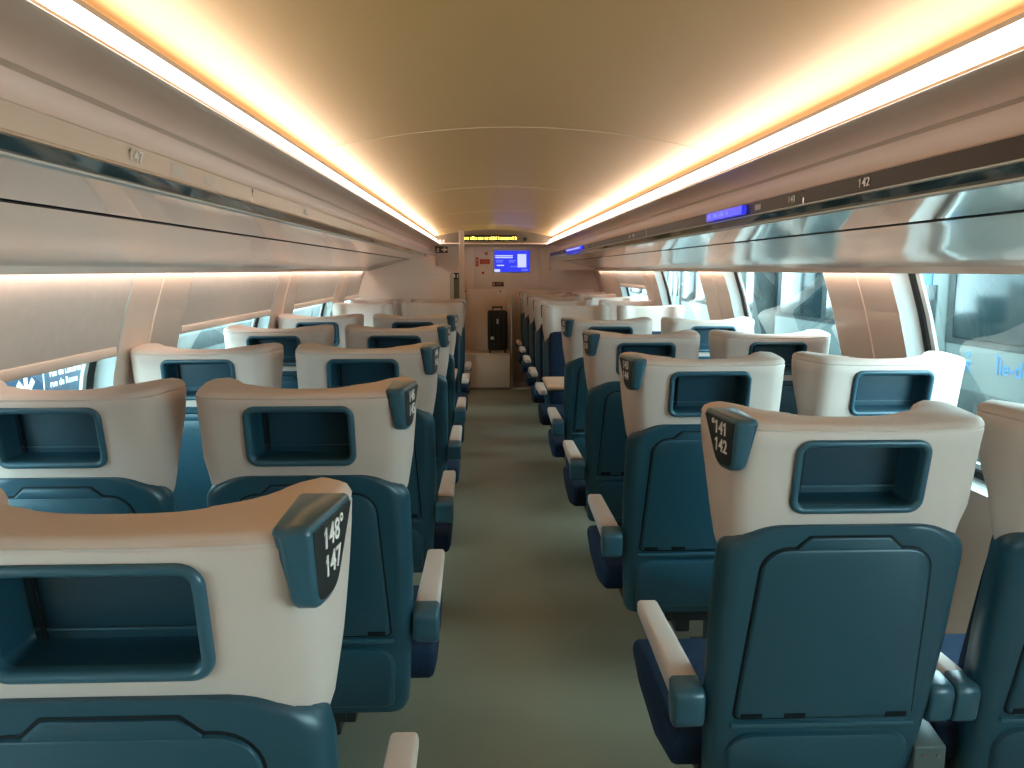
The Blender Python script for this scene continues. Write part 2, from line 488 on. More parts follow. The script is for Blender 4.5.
# luggage racks
def strip_text(parent, body, y, side, size, m, zc=EYE + 0.181):
    x = CX + side * 0.680
    o = link('lettering', text_mesh(body, size, m, squeeze=1.25), parent, (x, y, zc), (PI / 2 - 0.0, 0, -side * PI / 2))
    return o
DIV = [Y0, 0.06, 1.98, 3.90, 5.82, 7.74]
for side, nm in ((-1, 'left'), (1, 'right')):
    yend = 7.70 if side < 0 else YF
    t = thing('luggage_rack', 'glossy cream overhead luggage rack along the %s wall above the windows' % nm, 'rack', (CX + side * 0.9, Y0, EYE), group='overhead racks')
    mv = Matrix.Translation((CX + side * 0.9, Y0, EYE)).inverted()
    def add(name, m, prof, a, b, thick=0.0, parent=t):
        o = sweep(name, m, prof, a, b, side, thick=thick)
        o.data.transform(mv)
        o.parent = parent
        return o
    add('rail', 'band_cream', [(0.735, EYE + 0.204), (0.70, EYE + 0.206), (0.690, EYE + 0.201), (0.695, EYE + 0.197)], Y0, YF)
    ds = DIV + [YF]
    for a, b in zip(ds, ds[1:]):
        s = add('number_strip', 'band_cream' if side < 0 else 'band_brown', [(0.690, EYE + 0.201), (0.684, EYE + 0.199), (0.685, EYE + 0.166), (0.690, EYE + 0.163), (0.70, EYE + 0.164)], a + 0.004, b - 0.004)
        tone = 'print' if side > 0 else 'print'
        if a > -1:
            cells = [(a + 0.06, None)]
            # pale pictogram cells and seat numbers of each bay
            k0 = 0 if side < 0 else 1
            for dy, wd in ((-0.50 + 0.0, 0.06), (-0.33, 0.045)) if side < 0 else ((0.30, 0.05), (0.42, 0.035)):
                yy = b + dy if side < 0 else a + dy
                me = bpy.data.meshes.new('pictogram')
                bmx = bmesh.new()
                zz0, zz1 = EYE + 0.174, EYE + 0.190
                def px(z): return CX + side * 0.6832
                vs = [bmx.verts.new(p) for p in ((px(zz0), yy, zz0), (px(zz0), yy + wd, zz0), (px(zz1), yy + wd, zz1), (px(zz1), yy, zz1))]
                bmx.faces.new(vs)
                o = link('pictogram', finish(bmx, 'pictogram', 'grey_print', 0), s)
                o.data.transform(mv)
    add('lip', 'band_cream' if side < 0 else 'frame_grey', [(0.690, EYE + 0.165), (0.681, EYE + 0.164), (0.679, EYE + 0.160), (0.684, EYE + 0.158), (0.69, EYE + 0.159)], Y0, yend)
    add('glass_fascia', 'rack_glass', [(0.683, EYE + 0.160), (0.692, EYE + 0.132)], Y0, yend)
    add('shelf_edge', 'frame_grey', [(0.690, EYE + 0.136), (0.670, EYE + 0.135), (0.668, EYE + 0.131), (0.674, EYE + 0.128)], Y0, yend)
    add('shelf', 'rack_mirror', [(0.672, EYE + 0.1285), (0.835, EYE + 0.106)], Y0, yend)
    add('shadow_joint', 'gap', [(0.834, EYE + 0.108), (0.846, EYE + 0.108), (0.846, EYE + 0.102)], Y0, yend)
    bays = [Y0, 0.98, 2.9, 4.8, 6.68] + ([7.7] if side < 0 else [8.55, YF])
    for a, b in zip(bays, bays[1:]):
        add('underside_panel', 'rack', [(0.844, EYE + 0.104), (0.90, EYE + 0.097), (1.10, EYE + 0.054), (1.22, EYE + 0.022), (1.238, EYE + 0.010), (1.240, EYE - 0.011), (1.244, EYE - 0.011), (1.246, EYE + 0.03)], a + 0.001, b - 0.001)
    add('wall_wash_lamp', 'wash_led', [(1.2475, EYE + 0.004), (1.264, EYE + 0.005)], Y0 + 0.1, yend - 0.1)  # unseen lamp line added to brighten the walls and pillars
    if side < 0:
        bm = bmesh.new()
        vs = [bm.verts.new((CX - w, yend, z)) for w, z in ((0.68, EYE + 0.16), (0.672, EYE + 0.128), (0.84, EYE + 0.104), (1.243, EYE - 0.010), (1.24, EYE + 0.2), (0.73, EYE + 0.2))]
        bm.faces.new(vs)
        o = link('end_cap', finish(bm, 'end_cap', 'band_cream', 0), t)
        o.data.transform(mv)
    # printed seat numbers
    marks = [('147', 1.33, 0.036), ('146', 2.55, 0.036)] if side < 0 else [('142', 1.66, 0.034), ('141', 2.05, 0.034)]
    for body, y, sz in marks:
        zc = EYE + 0.182
        o = link('lettering', text_mesh(body, sz * 0.75, 'print', squeeze=1.35), t, None, None)
        x = CX + side * 0.6826
        o.location = Vector((x, y, zc)) - t.location
        o.rotation_euler = (PI / 2, 0, -side * PI / 2)
    # wall behind the rack closes the shell
    tag(sweep('trim_%d' % (3 if side < 0 else 4), 'cove', [(1.245, EYE + 0.10), (1.31, EYE + 0.11), (1.30, EYE + 0.5), (0.78, EYE + 0.5)], Y0, Y1, side), kind='structure')

# closing walls
def quad_wall(name, m, y, x0=-1.6, x1=1.84, z0=0.0, z1=2.1):
    bm = bmesh.new()
    box_into(bm, x0, x1, y, y + 0.04, z0, z1)
    return tag(link(name, finish(bm, name, m, 0)), kind='structure')
quad_wall('wall_near', 'cove', Y0 - 0.04)

# ------------------------------------------------------------------ far end
wf = quad_wall('wall_far', 'far', Y1)
def far_panel(x0, x1, z0, z1, d=0.012, m='far', name='wall_panel'):
    return link(name, box(name, m, x0, x1, Y1 - d, Y1 + 0.002, z0, z1, 0.004), wf)
far_panel(-0.115, 0.695, 1.215, 1.74)
far_panel(-0.275, -0.125, 1.215, 1.74)
far_panel(0.705, 1.40, 1.215, 1.74)
far_panel(-0.275, 0.285, 0.44, 1.205)
far_panel(0.295, 0.42, 0.02, 1.205)
far_panel(0.43, 1.40, 0.02, 1.205)
for x, z in ((-0.235, 1.185), (0.205, 1.185)):
    bm = bmesh.new(); cyl_into(bm, (x, Y1 - 0.016, z), (x, Y1, z), 0.010)
    link('fixing_screw', finish(bm, 'fixing_screw', 'dark_metal'), wf)
# arched fascia carrying the ticker
bm = bmesh.new()
ws = [-0.72 + 1.44 * k / 24 for k in range(25)]
zb = EYE + 0.325
lps = []
for y in (YF, Y1 + 0.01):
    lps.append([(CX + w, y, max(zb + 0.002, ceil_z(w) + 0.004)) for w in ws] + [(CX + 0.72, y, zb), (CX - 0.72, y, zb)])
loft_loops(bm, lps)
fas = tag(link('trim_5', finish(bm, 'trim_5', 'fascia')), kind='structure')
link('fascia_edge', box('fascia_edge', 'far', CX - 0.74, CX + 0.74, YF - 0.012, YF + 0.02, zb - 0.016, zb, 0.003), fas)
# side infill above the racks at the far end
for side, n in ((-1, 6), (1, 7)):
    bm = bmesh.new()
    box_into(bm, CX + side * 0.70 - 0.3 * (side < 0) * 2, CX + side * 0.70 + 0.3 * (side > 0) * 2, YF, Y1, EYE + 0.0 if side > 0 else EYE + 0.0, EYE + 0.5)
    tag(link('trim_%d' % n, finish(bm, 'trim_%d' % n, 'far', 0)), kind='structure')

tk = thing('ticker_display', 'amber dot ticker display on the arched taupe fascia at the far end', 'display', (CX, YF, zb + 0.05))
link('housing', box('housing', 'plaque', -0.40, 0.285, -0.010, 0.0, -0.028, 0.044, 0.003), tk)
x = -0.365
bm = bmesh.new()
rnd = random.Random(3)
while x < 0.26:
    k = rnd.random()
    if k > 0.12:                                         # one letter: a stem and two or three strokes of dots
        h = 0.040 if rnd.random() > 0.7 else 0.028
        box_into(bm, x, x + 0.005, -0.0125, -0.0095, -0.012, -0.012 + h)
        if k > 0.3:
            box_into(bm, x + 0.007, x + 0.013, -0.0125, -0.0095, 0.008, 0.016)
            box_into(bm, x + 0.007, x + 0.013, -0.0125, -0.0095, -0.012, -0.005)
        if k > 0.6:
            box_into(bm, x + 0.015, x + 0.020, -0.0125, -0.0095, -0.012, 0.016)
    x += 0.027 if k > 0.3 else 0.014
o = link('led_dots', finish(bm, 'led_dots', 'led', 0), tk)
cmr = thing('camera_housing', 'small black square camera on the right of the arched fascia', 'camera', (CX + 0.385, YF, zb + 0.045))
link('housing', box('housing', 'case', -0.022, 0.022, -0.02, 0.001, -0.022, 0.022, 0.004), cmr)
bm = bmesh.new(); cyl_into(bm, (0, -0.026, 0), (0, -0.018, 0), 0.011); link('lens', finish(bm, 'lens', 'rack_glass'), cmr)
def pict(name, label, x, y, z, w, h, glyphs, plate='plaque', ink='print', cat='sign', d=0.006):
    t = thing(name, label, cat, (x, y, z))
    if plate:
        link('plate', box('plate', plate, -w / 2, w / 2, -d, 0.001, -h / 2, h / 2, 0.002), t)
    bm = bmesh.new()
    for g in glyphs:
        poly = [(p[0] * w / 2, p[1] * h / 2) for p in g]
        vs = [bm.verts.new((p[0], -d - 0.0006, p[1])) for p in poly]
        vb = [bm.verts.new((p[0], -d + 0.001, p[1])) for p in poly]
        bm.faces.new(vs)
        for i in range(len(vs)):
            bm.faces.new((vs[i], vs[(i + 1) % len(vs)], vb[(i + 1) % len(vs)], vb[i]))
    link('pictogram', finish(bm, 'pictogram', ink, 0), t)
    return t
def rect(x0, x1, z0, z1): return [(x0, z0), (x1, z0), (x1, z1), (x0, z1)]
# exit pictogram, coach number plate, notices
pict('exit_sign', 'black and white exit pictogram sign high on the left of the far end wall', -0.51, YF - 0.03, 1.692, 0.15, 0.078,
     [rect(0.02, 0.92, -0.22, 0.22), rect(0.36, 0.58, -0.72, 0.72), rect(-0.86, -0.40, -0.7, -0.5), rect(-0.8, -0.62, -0.5, 0.2), rect(-0.55, -0.42, -0.5, 0.55), rect(-0.75, -0.5, 0.3, 0.6)])
pict('toilet_pictogram', 'pale two-figure pictogram on the left end of the arched fascia', CX - 0.625, YF, zb + 0.02, 0.075, 0.045,
     [rect(-0.9, -0.2, -0.9, 0.5), rect(-0.7, -0.4, 0.6, 0.95), rect(0.2, 0.9, -0.9, 0.5), rect(0.4, 0.7, 0.6, 0.95)], plate=None, d=0.002)
pict('deck_sign', 'small black sign with white marks over the stair opening', -0.335, 9.30, 1.38, 0.115, 0.075,
     [rect(-0.65, -0.1, 0.2, 0.45), rect(-0.35, -0.1, -0.5, 0.2), rect(0.3, 0.65, -0.5, -0.25), rect(0.3, 0.65, 0.2, 0.45), rect(0.3, 0.45, -0.3, 0.2)])
pict('notice_plate', 'small dark notice plate with pale symbols under the blue screen', 0.175, Y1 - 0.012, 1.272, 0.145, 0.055,
     [rect(-0.9, -0.55, -0.6, 0.6), rect(-0.3, 0.8, 0.2, 0.5), rect(-0.3, 0.6, -0.5, -0.2)], ink='pink')
pict('alarm_label', 'narrow red upright label left of the far end screen', -0.085, Y1 - 0.012, 1.552, 0.036, 0.11,
     [rect(-0.4, 0.4, 0.3, 0.6), rect(-0.15, 0.15, -0.7, 0.2)], plate='red')
pict('alarm_handle_label', 'wide red label with white bars beside the blue screen', 0.012, Y1 - 0.012, 1.555, 0.125, 0.058,
     [rect(-0.7, 0.7, 0.05, 0.35), rect(-0.6, 0.5, -0.5, -0.3)], plate='red', ink='pink')
for nm2, lb, xx, zz, r, m in (('round_sticker', 'round salmon sticker above the wide red label', 0.03, 1.655, 0.022, 'pink'), ('round_button', 'small round dark red button below the red labels', -0.012, 1.415, 0.016, 'red')):
    bm = bmesh.new(); cyl_into(bm, (0, -0.006, 0), (0, 0.001, 0), r, 20)
    tag(link(nm2, finish(bm, nm2, m), None, (xx, Y1 - 0.012, zz)), lb, 'sticker' if 'sticker' in nm2 else 'button')
# blue screen
sc = thing('information_screen', 'lit blue information screen with white text on the far end wall', 'screen', (0.352, Y1 - 0.012, 1.558))
link('bezel', box('bezel', 'frame_grey', -0.232, 0.232, -0.012, 0.001, -0.142, 0.142, 0.004), sc)
link('display_panel', box('display_panel', 'screen', -0.222, 0.222, -0.0135, -0.01, -0.132, 0.132), sc)
def bars(name, m, rs, parent, d=0.0145):
    bm = bmesh.new()
    for x0, x1, z0, z1 in rs:
        box_into(bm, x0, x1, -d, -d + 0.002, z0, z1)
    return link(name, finish(bm, name, m, 0), parent)
bars('text_lines', 'screen_white', [(-0.21, 0.01, 0.062, 0.076), (-0.21, 0.01, 0.040, 0.054), (-0.19, -0.10, -0.058, -0.044), (-0.222, -0.15, -0.132, -0.098)], sc)
bars('small_text', 'screen_dim', [(-0.20, -0.11, 0.004, 0.014), (-0.20, -0.12, -0.014, -0.004), (-0.04, 0.05, 0.004, 0.014), (-0.04, 0.03, -0.014, -0.004), (-0.02, 0.06, -0.07, -0.06), (0.12, 0.2, -0.115, -0.10)], sc)
bars('pale_card', 'screen_white', [(0.07, 0.18, -0.075, 0.09)], sc)
# plinth and suitcase
pl = thing('luggage_plinth', 'beige laminate luggage plinth standing at the end of the aisle', 'plinth', (0.035, 9.42, 0))
link('body', box('body', 'box', -0.285, 0.275, 0.0, 0.50, 0.03, 0.425, 0.006), pl)
link('kick_strip', box('kick_strip', 'fascia', -0.275, 0.265, 0.015, 0.49, 0.0, 0.035), pl)
link('top_board', box('top_board', 'box', -0.29, 0.28, -0.006, 0.50, 0.422, 0.44, 0.004), pl)
link('floor_sill', box('floor_sill', 'box', 0.34, 0.62, 9.50, 9.94, 0.0, 0.012, 0.003), wf)
s = thing('suitcase', 'black upright suitcase with a pale tag standing on the beige plinth', 'suitcase', (0.162, 9.62, 0.44))
link('shell', box('shell', 'case', -0.122, 0.122, -0.10, 0.10, 0.035, 0.52, 0.03, 4), s)
for xx in (-0.085, -0.03, 0.03, 0.085):
    link('rib', box('rib', 'case', xx - 0.012, xx + 0.012, -0.108, -0.09, 0.07, 0.49, 0.005), s)
bm = bmesh.new()
for xx in (-0.055, 0.055): cyl_into(bm, (xx, 0.05, 0.50), (xx, 0.05, 0.555), 0.007, 8)
box_into(bm, -0.065, 0.065, 0.04, 0.062, 0.548, 0.566, 0.004)
link('pull_handle', finish(bm, 'pull_handle', 'dark_metal'), s)
for xx in (-0.095, 0.095):
    for yy in (-0.07, 0.07):
        bm = bmesh.new(); cyl_into(bm, (xx - 0.01, yy, 0.02), (xx + 0.01, yy, 0.02), 0.02, 14)
        box_into(bm, xx - 0.006, xx + 0.006, yy - 0.012, yy + 0.012, 0.02, 0.045)
        link('wheel', finish(bm, 'wheel', 'rubber'), s)
link('luggage_tag', box('luggage_tag', 'print', -0.085, -0.045, -0.113, -0.108, 0.17, 0.205, 0.002), s)
link('clasp', box('clasp', 'steel', -0.012, 0.012, -0.113, -0.10, 0.36, 0.42, 0.003), s)
# hand rails beside the plinth
bm = bmesh.new()
cyl_into(bm, (0, 0, 0.0), (0, 0, 1.15), 0.014, 12)
cyl_into(bm, (0, 0, 1.15), (0, 0.40, 1.15), 0.014, 12)
hr = thing('grab_rail', 'slim steel grab rail right of the suitcase', 'rail', (0.335, 9.5, 0))
link('rail_tube', finish(bm, 'rail_tube', 'steel'), hr)
link('glass_screen', box('glass_screen', 'screen_glass', -0.004, 0.004, 0.02, 0.40, 0.46, 1.12), hr)
# pillar and stair enclosure on the left
pp = thing('partition_post', 'tall cream post from floor to ceiling left of the far end wall', 'post', (-0.262, 9.30, 0))
link('post_body', box('post_body', 'band_cream', -0.03, 0.03, -0.03, 0.03, 0.0, 1.91, 0.008), pp)
link('post_trim', box('post_trim', 'wood', 0.018, 0.034, -0.036, 0.0, 0.0, 1.905, 0.003), pp)
bm = bmesh.new()
poly = [(-1.345, 0.0), (-0.335, 0.0), (-0.335, 1.425), (-0.66, 1.585), (-1.20, 1.585), (-1.20, 1.45), (-1.345, 1.0)]
loft_loops(bm, [[(p[0], 7.72, p[1]) for p in poly], [(p[0], 7.76, p[1]) for p in poly]])
st = thing('stair_partition', 'cream partition with a sloping top edge closing off the left seats', 'partition', (0, 0, 0))
link('board', finish(bm, 'board', 'far', 0), st)
link('upper_joint', box('upper_joint', 'cove', -1.24, -0.337, 7.712, 7.722, 1.405, 1.412), st)
bm = bmesh.new(); box_into(bm, -0.33, -0.30, 7.70, 7.78, 0, 1.425, 0.006)
link('edge_post', finish(bm, 'edge_post', 'band_cream'), st)
cr = thing('corridor_wall', 'olive stair wall seen in the narrow opening left of the post', 'wall', (-0.42, 9.55, 0))
link('board', box('board', 'green_glass', -0.13, 0.12, 0.0, 0.03, 0, 1.40, 0.003), cr)  # board coloured as the darkness of the stair opening

# blue displays set in the right number strip
for i, (a, b, lb, m) in enumerate(((2.40, 2.78, 'dark blue lit seat display in the right number strip, nearer one', 'screen'), (6.35, 7.55, 'bright blue lit display far down the right number strip', 'screen'))):
    t = thing('rack_display', lb, 'display', (CX + 0.675, (a + b) / 2, EYE + 0.182))
    L = (b - a) / 2
    t.rotation_euler = (0, 0, -PI / 2)
    link('display_panel', box('display_panel', m, -L, L, -0.008, 0.006, -0.013, 0.013), t)
    bm = bmesh.new()
    rnd = random.Random(i + 5)
    x = -L * 0.9
    while x < L * (0.4 if i == 0 else 0.8):
        wd = rnd.uniform(0.02, 0.05) * (1 if i == 0 else 2.2)
        box_into(bm, x, x + wd, -0.0092, -0.007, -0.005, 0.006)
        x += wd + rnd.uniform(0.01, 0.03) * (1 if i == 0 else 2)
    link('display_text', finish(bm, 'display_text', 'screen_dim' if i == 0 else 'screen_white', 0), t)

# ------------------------------------------------------------------ window blinds
def blind(side, a, b, zb, label):
    yc = (a + b) / 2
    t = thing('roller_blind', label, 'blind', (CX + side * wallx(1.43), yc, 1.43), group='window blinds')
    org = Vector(t.location)
    bm = bmesh.new()
    n = 9
    rows = []
    for off in (0.004, 0.007):
        for k in range(n):
            z = zb + (1.447 - zb) * k / (n - 1)
            rows.append([bm.verts.new(Vector((CX + side * (wallx(z) + off), y, z)) - org) for y in (a - 0.012, b + 0.012)])
    for k in range(n - 1):
        bm.faces.new((rows[k][0], rows[k][1], rows[k + 1][1], rows[k + 1][0]))
        bm.faces.new((rows[n + k][0], rows[n + k][1], rows[n + k + 1][1], rows[n + k + 1][0]))
    link('cloth', finish(bm, 'cloth', 'blind'), t)
    x = CX + side * (wallx(zb) + 0.010)
    me = box('bottom_bar', 'wall', x - 0.013 - org.x, x + 0.013 - org.x, a + 0.01 - org.y, b - 0.01 - org.y, zb - 0.022 - org.z, zb + 0.012 - org.z, 0.006)
    link('bottom_bar', me, t)
    x = CX + side * (wallx(1.43) + 0.03)
    bm = bmesh.new(); cyl_into(bm, Vector((x, a + 0.02, 1.426)) - org, Vector((x, b - 0.02, 1.426)) - org, 0.010, 12)
    link('roller', finish(bm, 'roller', 'dark_metal'), t)
for (a, b), z, w in zip(WIN, (1.18, 1.185, 1.215, 1.22, 1.20), ('window behind the viewer', 'nearest window in view', 'second window in view', 'third window in view', 'last window by the stair partition')):
    blind(-1, a, b, z, 'pale blind drawn down over the left %s' % w)
blind(1, *WIN[4], 1.30, 'pale blind half drawn over the farthest right window')

# ------------------------------------------------------------------ seats
LEAN = 0.18
def ry(z): return LEAN * (1.19 - z)
def rear(x, z, d): return (x, ry(z) - d, z)

def headrest_mesh():
    HW = [(0.88, 0.214), (0.93, 0.231), (1.00, 0.240), (1.19, 0.240)]
    WG = [(0.88, 0.075), (0.93, 0.085), (0.97, 0.100), (1.007, 0.118), (1.035, 0.140), (1.065, 0.160), (1.10, 0.178), (1.15, 0.192), (1.22, 0.196)]
    T0, tw, rc = 0.105, 0.070, 0.050
    xs = [-0.18, -0.15, -0.116, -0.06, 0.0, 0.06, 0.116, 0.15, 0.18]
    NW, NC = 6, 4
    def paths(z):
        hw = interp(HW, z); W = interp(WG, z); y0 = ry(z) + (0.008 if z < 0.972 else 0); T = min(T0, W * 0.92)
        o, i = [], []
        for k in range(NW):                       # wing, tip -> corner
            f = k / (NW - 1)
            yy = y0 + W - (W - rc) * (0, 0.10, 0.28, 0.5, 0.75, 1.0)[k]
            e = 0.026 if k == 0 else (0.006 if k == 1 else 0)
            bulge = 0.004 * math.sin(PI * f) + 0.022 * (1 - f) * max(0, min(1, (z - 0.95) / 0.2))
            o.append((-(hw - e + bulge), yy))
        for k in range(1, NC):
            a = PI / 2 * k / NC
            o.append((-(hw - rc) - rc * math.cos(a), y0 + rc - rc * math.sin(a)))
        for k in range(NW + NC - 1):
            a = PI / 2 * k / (NW + NC - 2)
            i.append((-(hw - tw) + 0.075 * (1 - math.cos(a)) - (0.020 if k == 0 else 0.006 if k == 1 else 0), y0 + W - (W - T) * math.sin(a)))
        sx = (hw - rc) / 0.18
        for x in xs:
            xx = x * sx if abs(x) > 0.12 else x
            o.append((xx, y0)); i.append((x / 0.18 * (hw - tw - 0.078), y0 + T))
        o += [(-p[0], p[1]) for p in reversed(o[:NW + NC - 1])]
        i += [(-p[0], p[1]) for p in reversed(i[:NW + NC - 1])]
        return o, i
    zl = [0.88, 0.93, 0.97, 1.011, 1.04, 1.07, 1.10, 1.133]
    n = len(paths(1.0)[0])
    def ztop(p):
        hwf = min(1, abs(p[0]) / 0.24)
        return 1.174 + 0.010 * hwf ** 3 + 0.002 * max(0, min(1, (p[1] - 0.04) / 0.15))
    bm = bmesh.new()
    cols = []
    P0 = {z: paths(z) for z in zl}
    Ptop = paths(1.17)
    for k in range(n):
        col = []
        for z in zl:
            col.append(Vector((*P0[z][0][k], z)))
        po, pi_ = Vector(Ptop[0][k]), Vector(Ptop[1][k])
        zt = ztop(po)
        d = (pi_ - po)
        th = max(d.length, 1e-4)
        a = Vector((*P0[1.133][0][k], 1.133))
        seam = 1.133 + (zt - 1.133) * 0.62
        q = po
        col.append(Vector((q.x, q.y, seam - 0.004)))
        q = po + d * min(0.5, 0.0025 / th)
        col.append(Vector((q.x, q.y, seam)))
        q = po
        col.append(Vector((q.x, q.y, seam + 0.004)))
        for ins, dz in ((0.0015, 0.012), (0.006, 0.005), (0.016, 0.0008)):
            q = po + d * min(0.45, ins / th)
            col.append(Vector((q.x, q.y, zt - dz)))
        q = po + d * 0.5; col.append(Vector((q.x, q.y, zt)))
        for ins, dz in ((0.016, 0.002), (0.006, 0.007), (0.0, 0.018)):
            q = pi_ - d * min(0.45, ins / th)
            col.append(Vector((q.x, q.y, zt - dz)))
        for z in reversed(zl):
            col.append(Vector((*P0[z][1][k], z)))
        cols.append([bm.verts.new(c) for c in col])
    m = len(cols[0])
    ic = NW + NC - 1
    for a in range(n - 1):
        for b in range(m - 1):
            xa = a - ic                          # index along the rear straight
            if 2 <= xa <= 5 and 3 <= b <= 6:     # opening of the stowage niche
                continue
            bm.faces.new((cols[a][b], cols[a + 1][b], cols[a + 1][b + 1], cols[a][b + 1]))
    for c in (cols[0], cols[-1]):
        for b in range(m // 2):
            if m - 2 - b > b + 1:
                bm.faces.new((c[b], c[b + 1], c[m - 2 - b], c[m - 1 - b]))
            elif m - 2 - b == b + 1:
                pass
    return finish(bm, 'headrest', 'cream', 50)

def shell_mesh():
    lv = [(0.305, 0.212), (0.325, 0.221), (0.45, 0.230), (0.55, 0.237), (0.70, 0.243), (0.85, 0.243), (0.90, 0.2430)]
    lv += [(0.90 + 0.074 * math.sin(PI / 2 * k / 12) ** 0.95, 0.128 + 0.115 * math.cos(PI / 2 * k / 12) ** 0.9) for k in range(1, 12)]
    loops = []
    for z, hw in lv:
        D = 0.105
        y0 = ry(z) - 0.003
        rc = min(0.042, hw * 0.3)
        half = [(-(hw - 0.035), y0 + D), (-(hw - 0.022), y0 + D - 0.004), (-(hw - 0.012), y0 + 0.075)]
        for k in range(6):
            a = PI / 2 * k / 5
            half.append((-(hw - rc) - rc * math.cos(a), y0 + rc - rc * math.sin(a)))
        half.append((-hw * 0.5, y0))
        pts = half + [(-p[0], p[1]) for p in reversed(half)]
        loops.append([(x, y, z) for x, y in pts])
    bm = bmesh.new()
    loft_loops(bm, loops)
    return finish(bm, 'back_shell', 'teal', 40)

def cushion_mesh():
    loops = []
    for z, hw, t in ((0.40, 0.16, 0.02), (0.42, 0.190, 0.07), (0.48, 0.202, 0.092), (0.60, 0.206, 0.088), (0.80, 0.206, 0.078), (0.92, 0.204, 0.070), (0.975, 0.196, 0.054), (0.99, 0.18, 0.034)):
        y0 = ry(z) + 0.068
        pts = rpoly([(-hw, y0, 0.005), (hw, y0, 0.005), (hw, y0 + t, min(0.03, t * .45)), (hw * 0.5, y0 + t * 0.88, 0.02), (-hw * 0.5, y0 + t * 0.88, 0.02), (-hw, y0 + t, min(0.03, t * .45))], 3)
        loops.append([(x, y, z) for x, y in pts])
    bm = bmesh.new()
    loft_loops(bm, loops)
    return finish(bm, 'back_cushion', 'navy', 50)

NZ = 1.072
def niche_frame_mesh():
    o = rpoly([(-0.126, NZ - 0.073, 0.028), (0.126, NZ - 0.073, 0.028), (0.126, NZ + 0.073, 0.028), (-0.126, NZ + 0.073, 0.028)], 6)
    i = rpoly([(-0.111, NZ - 0.058, 0.014), (0.111, NZ - 0.058, 0.014), (0.111, NZ + 0.058, 0.014), (-0.111, NZ + 0.058, 0.014)], 6)
    mid = [((a[0] + b[0]) / 2, (a[1] + b[1]) / 2) for a, b in zip(o, i)]
    o2 = [(a[0] * .8 + b[0] * .2, a[1] * .8 + b[1] * .2) for a, b in zip(o, i)]
    i2 = [(a[0] * .2 + b[0] * .8, a[1] * .2 + b[1] * .8) for a, b in zip(o, i)]
    L = [[rear(*p, -0.004) for p in o], [rear(*p, 0.005) for p in o], [rear(*p, 0.0085) for p in o2], [rear(*p, 0.0095) for p in mid], [rear(*p, 0.0075) for p in i2], [rear(*p, 0.002) for p in i], [rear(*p, -0.012) for p in i]]
    bm = bmesh.new()
    loft_loops(bm, L, False, False)
    return finish(bm, 'niche_frame', 'teal_light', 50)
def niche_tub_mesh():
    i = rpoly([(-0.111, NZ - 0.058, 0.014), (0.111, NZ - 0.058, 0.014), (0.111, NZ + 0.058, 0.014), (-0.111, NZ + 0.058, 0.014)], 6)
    j = offset_poly(i, 0.004); k = offset_poly(i, 0.010)
    bm = bmesh.new()
    loft_loops(bm, [[rear(*p, -0.010) for p in i], [rear(*p, -0.050) for p in j], [rear(*p, -0.058) for p in k]], False, True)
    return finish(bm, 'niche_tub', 'teal_dark', 40)
def rearplate(name, m, poly, d0, d1, b):
    bm = bmesh.new()
    plate_into(bm, poly, rear, d0, d1, b)
    return finish(bm, name, m, 40)
TRAY = [(-0.184, 0.540, 0.012), (0.184, 0.540, 0.012), (0.162, 0.926, 0.050), (-0.162, 0.926, 0.050)]
tray_poly = rpoly(TRAY, 7)

S = {}
S['headrest'] = headrest_mesh()
S['back_shell'] = shell_mesh()
S['back_cushion'] = cushion_mesh()
S['niche_frame'] = niche_frame_mesh()
S['niche_tub'] = niche_tub_mesh()
bm = bmesh.new(); plate_into(bm, rpoly([(-0.0885, NZ - 0.047), (-0.0845, NZ - 0.047), (-0.0845, NZ + 0.047), (-0.0885, NZ + 0.047)]), rear, -0.056, -0.050, 0.001)
S['niche_slot'] = finish(bm, 'niche_slot', 'gap', 0)
bm = bmesh.new(); plate_into(bm, rpoly([(-0.104, NZ - 0.036), (0.104, NZ - 0.036), (0.104, NZ - 0.033), (-0.104, NZ - 0.033)]), rear, -0.060, -0.053, 0.001)
S['niche_rib'] = finish(bm, 'niche_rib', 'teal_light', 0)
S['tray_recess'] = rearplate('tray_recess', 'gap', offset_poly(tray_poly, -0.0045), 0.0, 0.0040, 0.001)
S['tray_table'] = rearplate('tray_table', 'teal', tray_poly, 0.002, 0.0110, 0.006)
bm = bmesh.new()
plate_into(bm, rpoly([(-0.022, 0.541), (0.022, 0.541), (0.022, 0.554), (-0.022, 0.554)]), rear, 0.009, 0.0125, 0.001)
S['hinge'] = finish(bm, 'hinge', 'gap', 0)
S['handle_recess'] = rearplate('handle_recess', 'gap', rpoly([(-0.112, 0.922, 0.004), (0.112, 0.922, 0.004), (0.078, 0.9535, 0.008), (-0.078, 0.9535, 0.008)], 3), 0.001, 0.0042, 0.001)  # black plate paints the shadow along the handle's upper edge
S['tray_latch'] = rearplate('tray_latch', 'teal', rpoly([(-0.108, 0.920, 0.004), (0.108, 0.920, 0.004), (0.075, 0.9495, 0.008), (-0.075, 0.9495, 0.008)], 3), 0.002, 0.0085, 0.003)
S['ledge'] = rearplate('ledge', 'teal_light', rpoly([(-0.192, 0.518, 0.004), (0.192, 0.518, 0.004), (0.192, 0.529, 0.004), (-0.192, 0.529, 0.004)], 3), 0.001, 0.013, 0.004)
S['lower_panel'] = rearplate('lower_panel', 'teal', rpoly([(-0.184, 0.325, 0.02), (0.184, 0.325, 0.02), (0.196, 0.502, 0.05), (-0.196, 0.502, 0.05)], 6), 0.0, 0.018, 0.012)
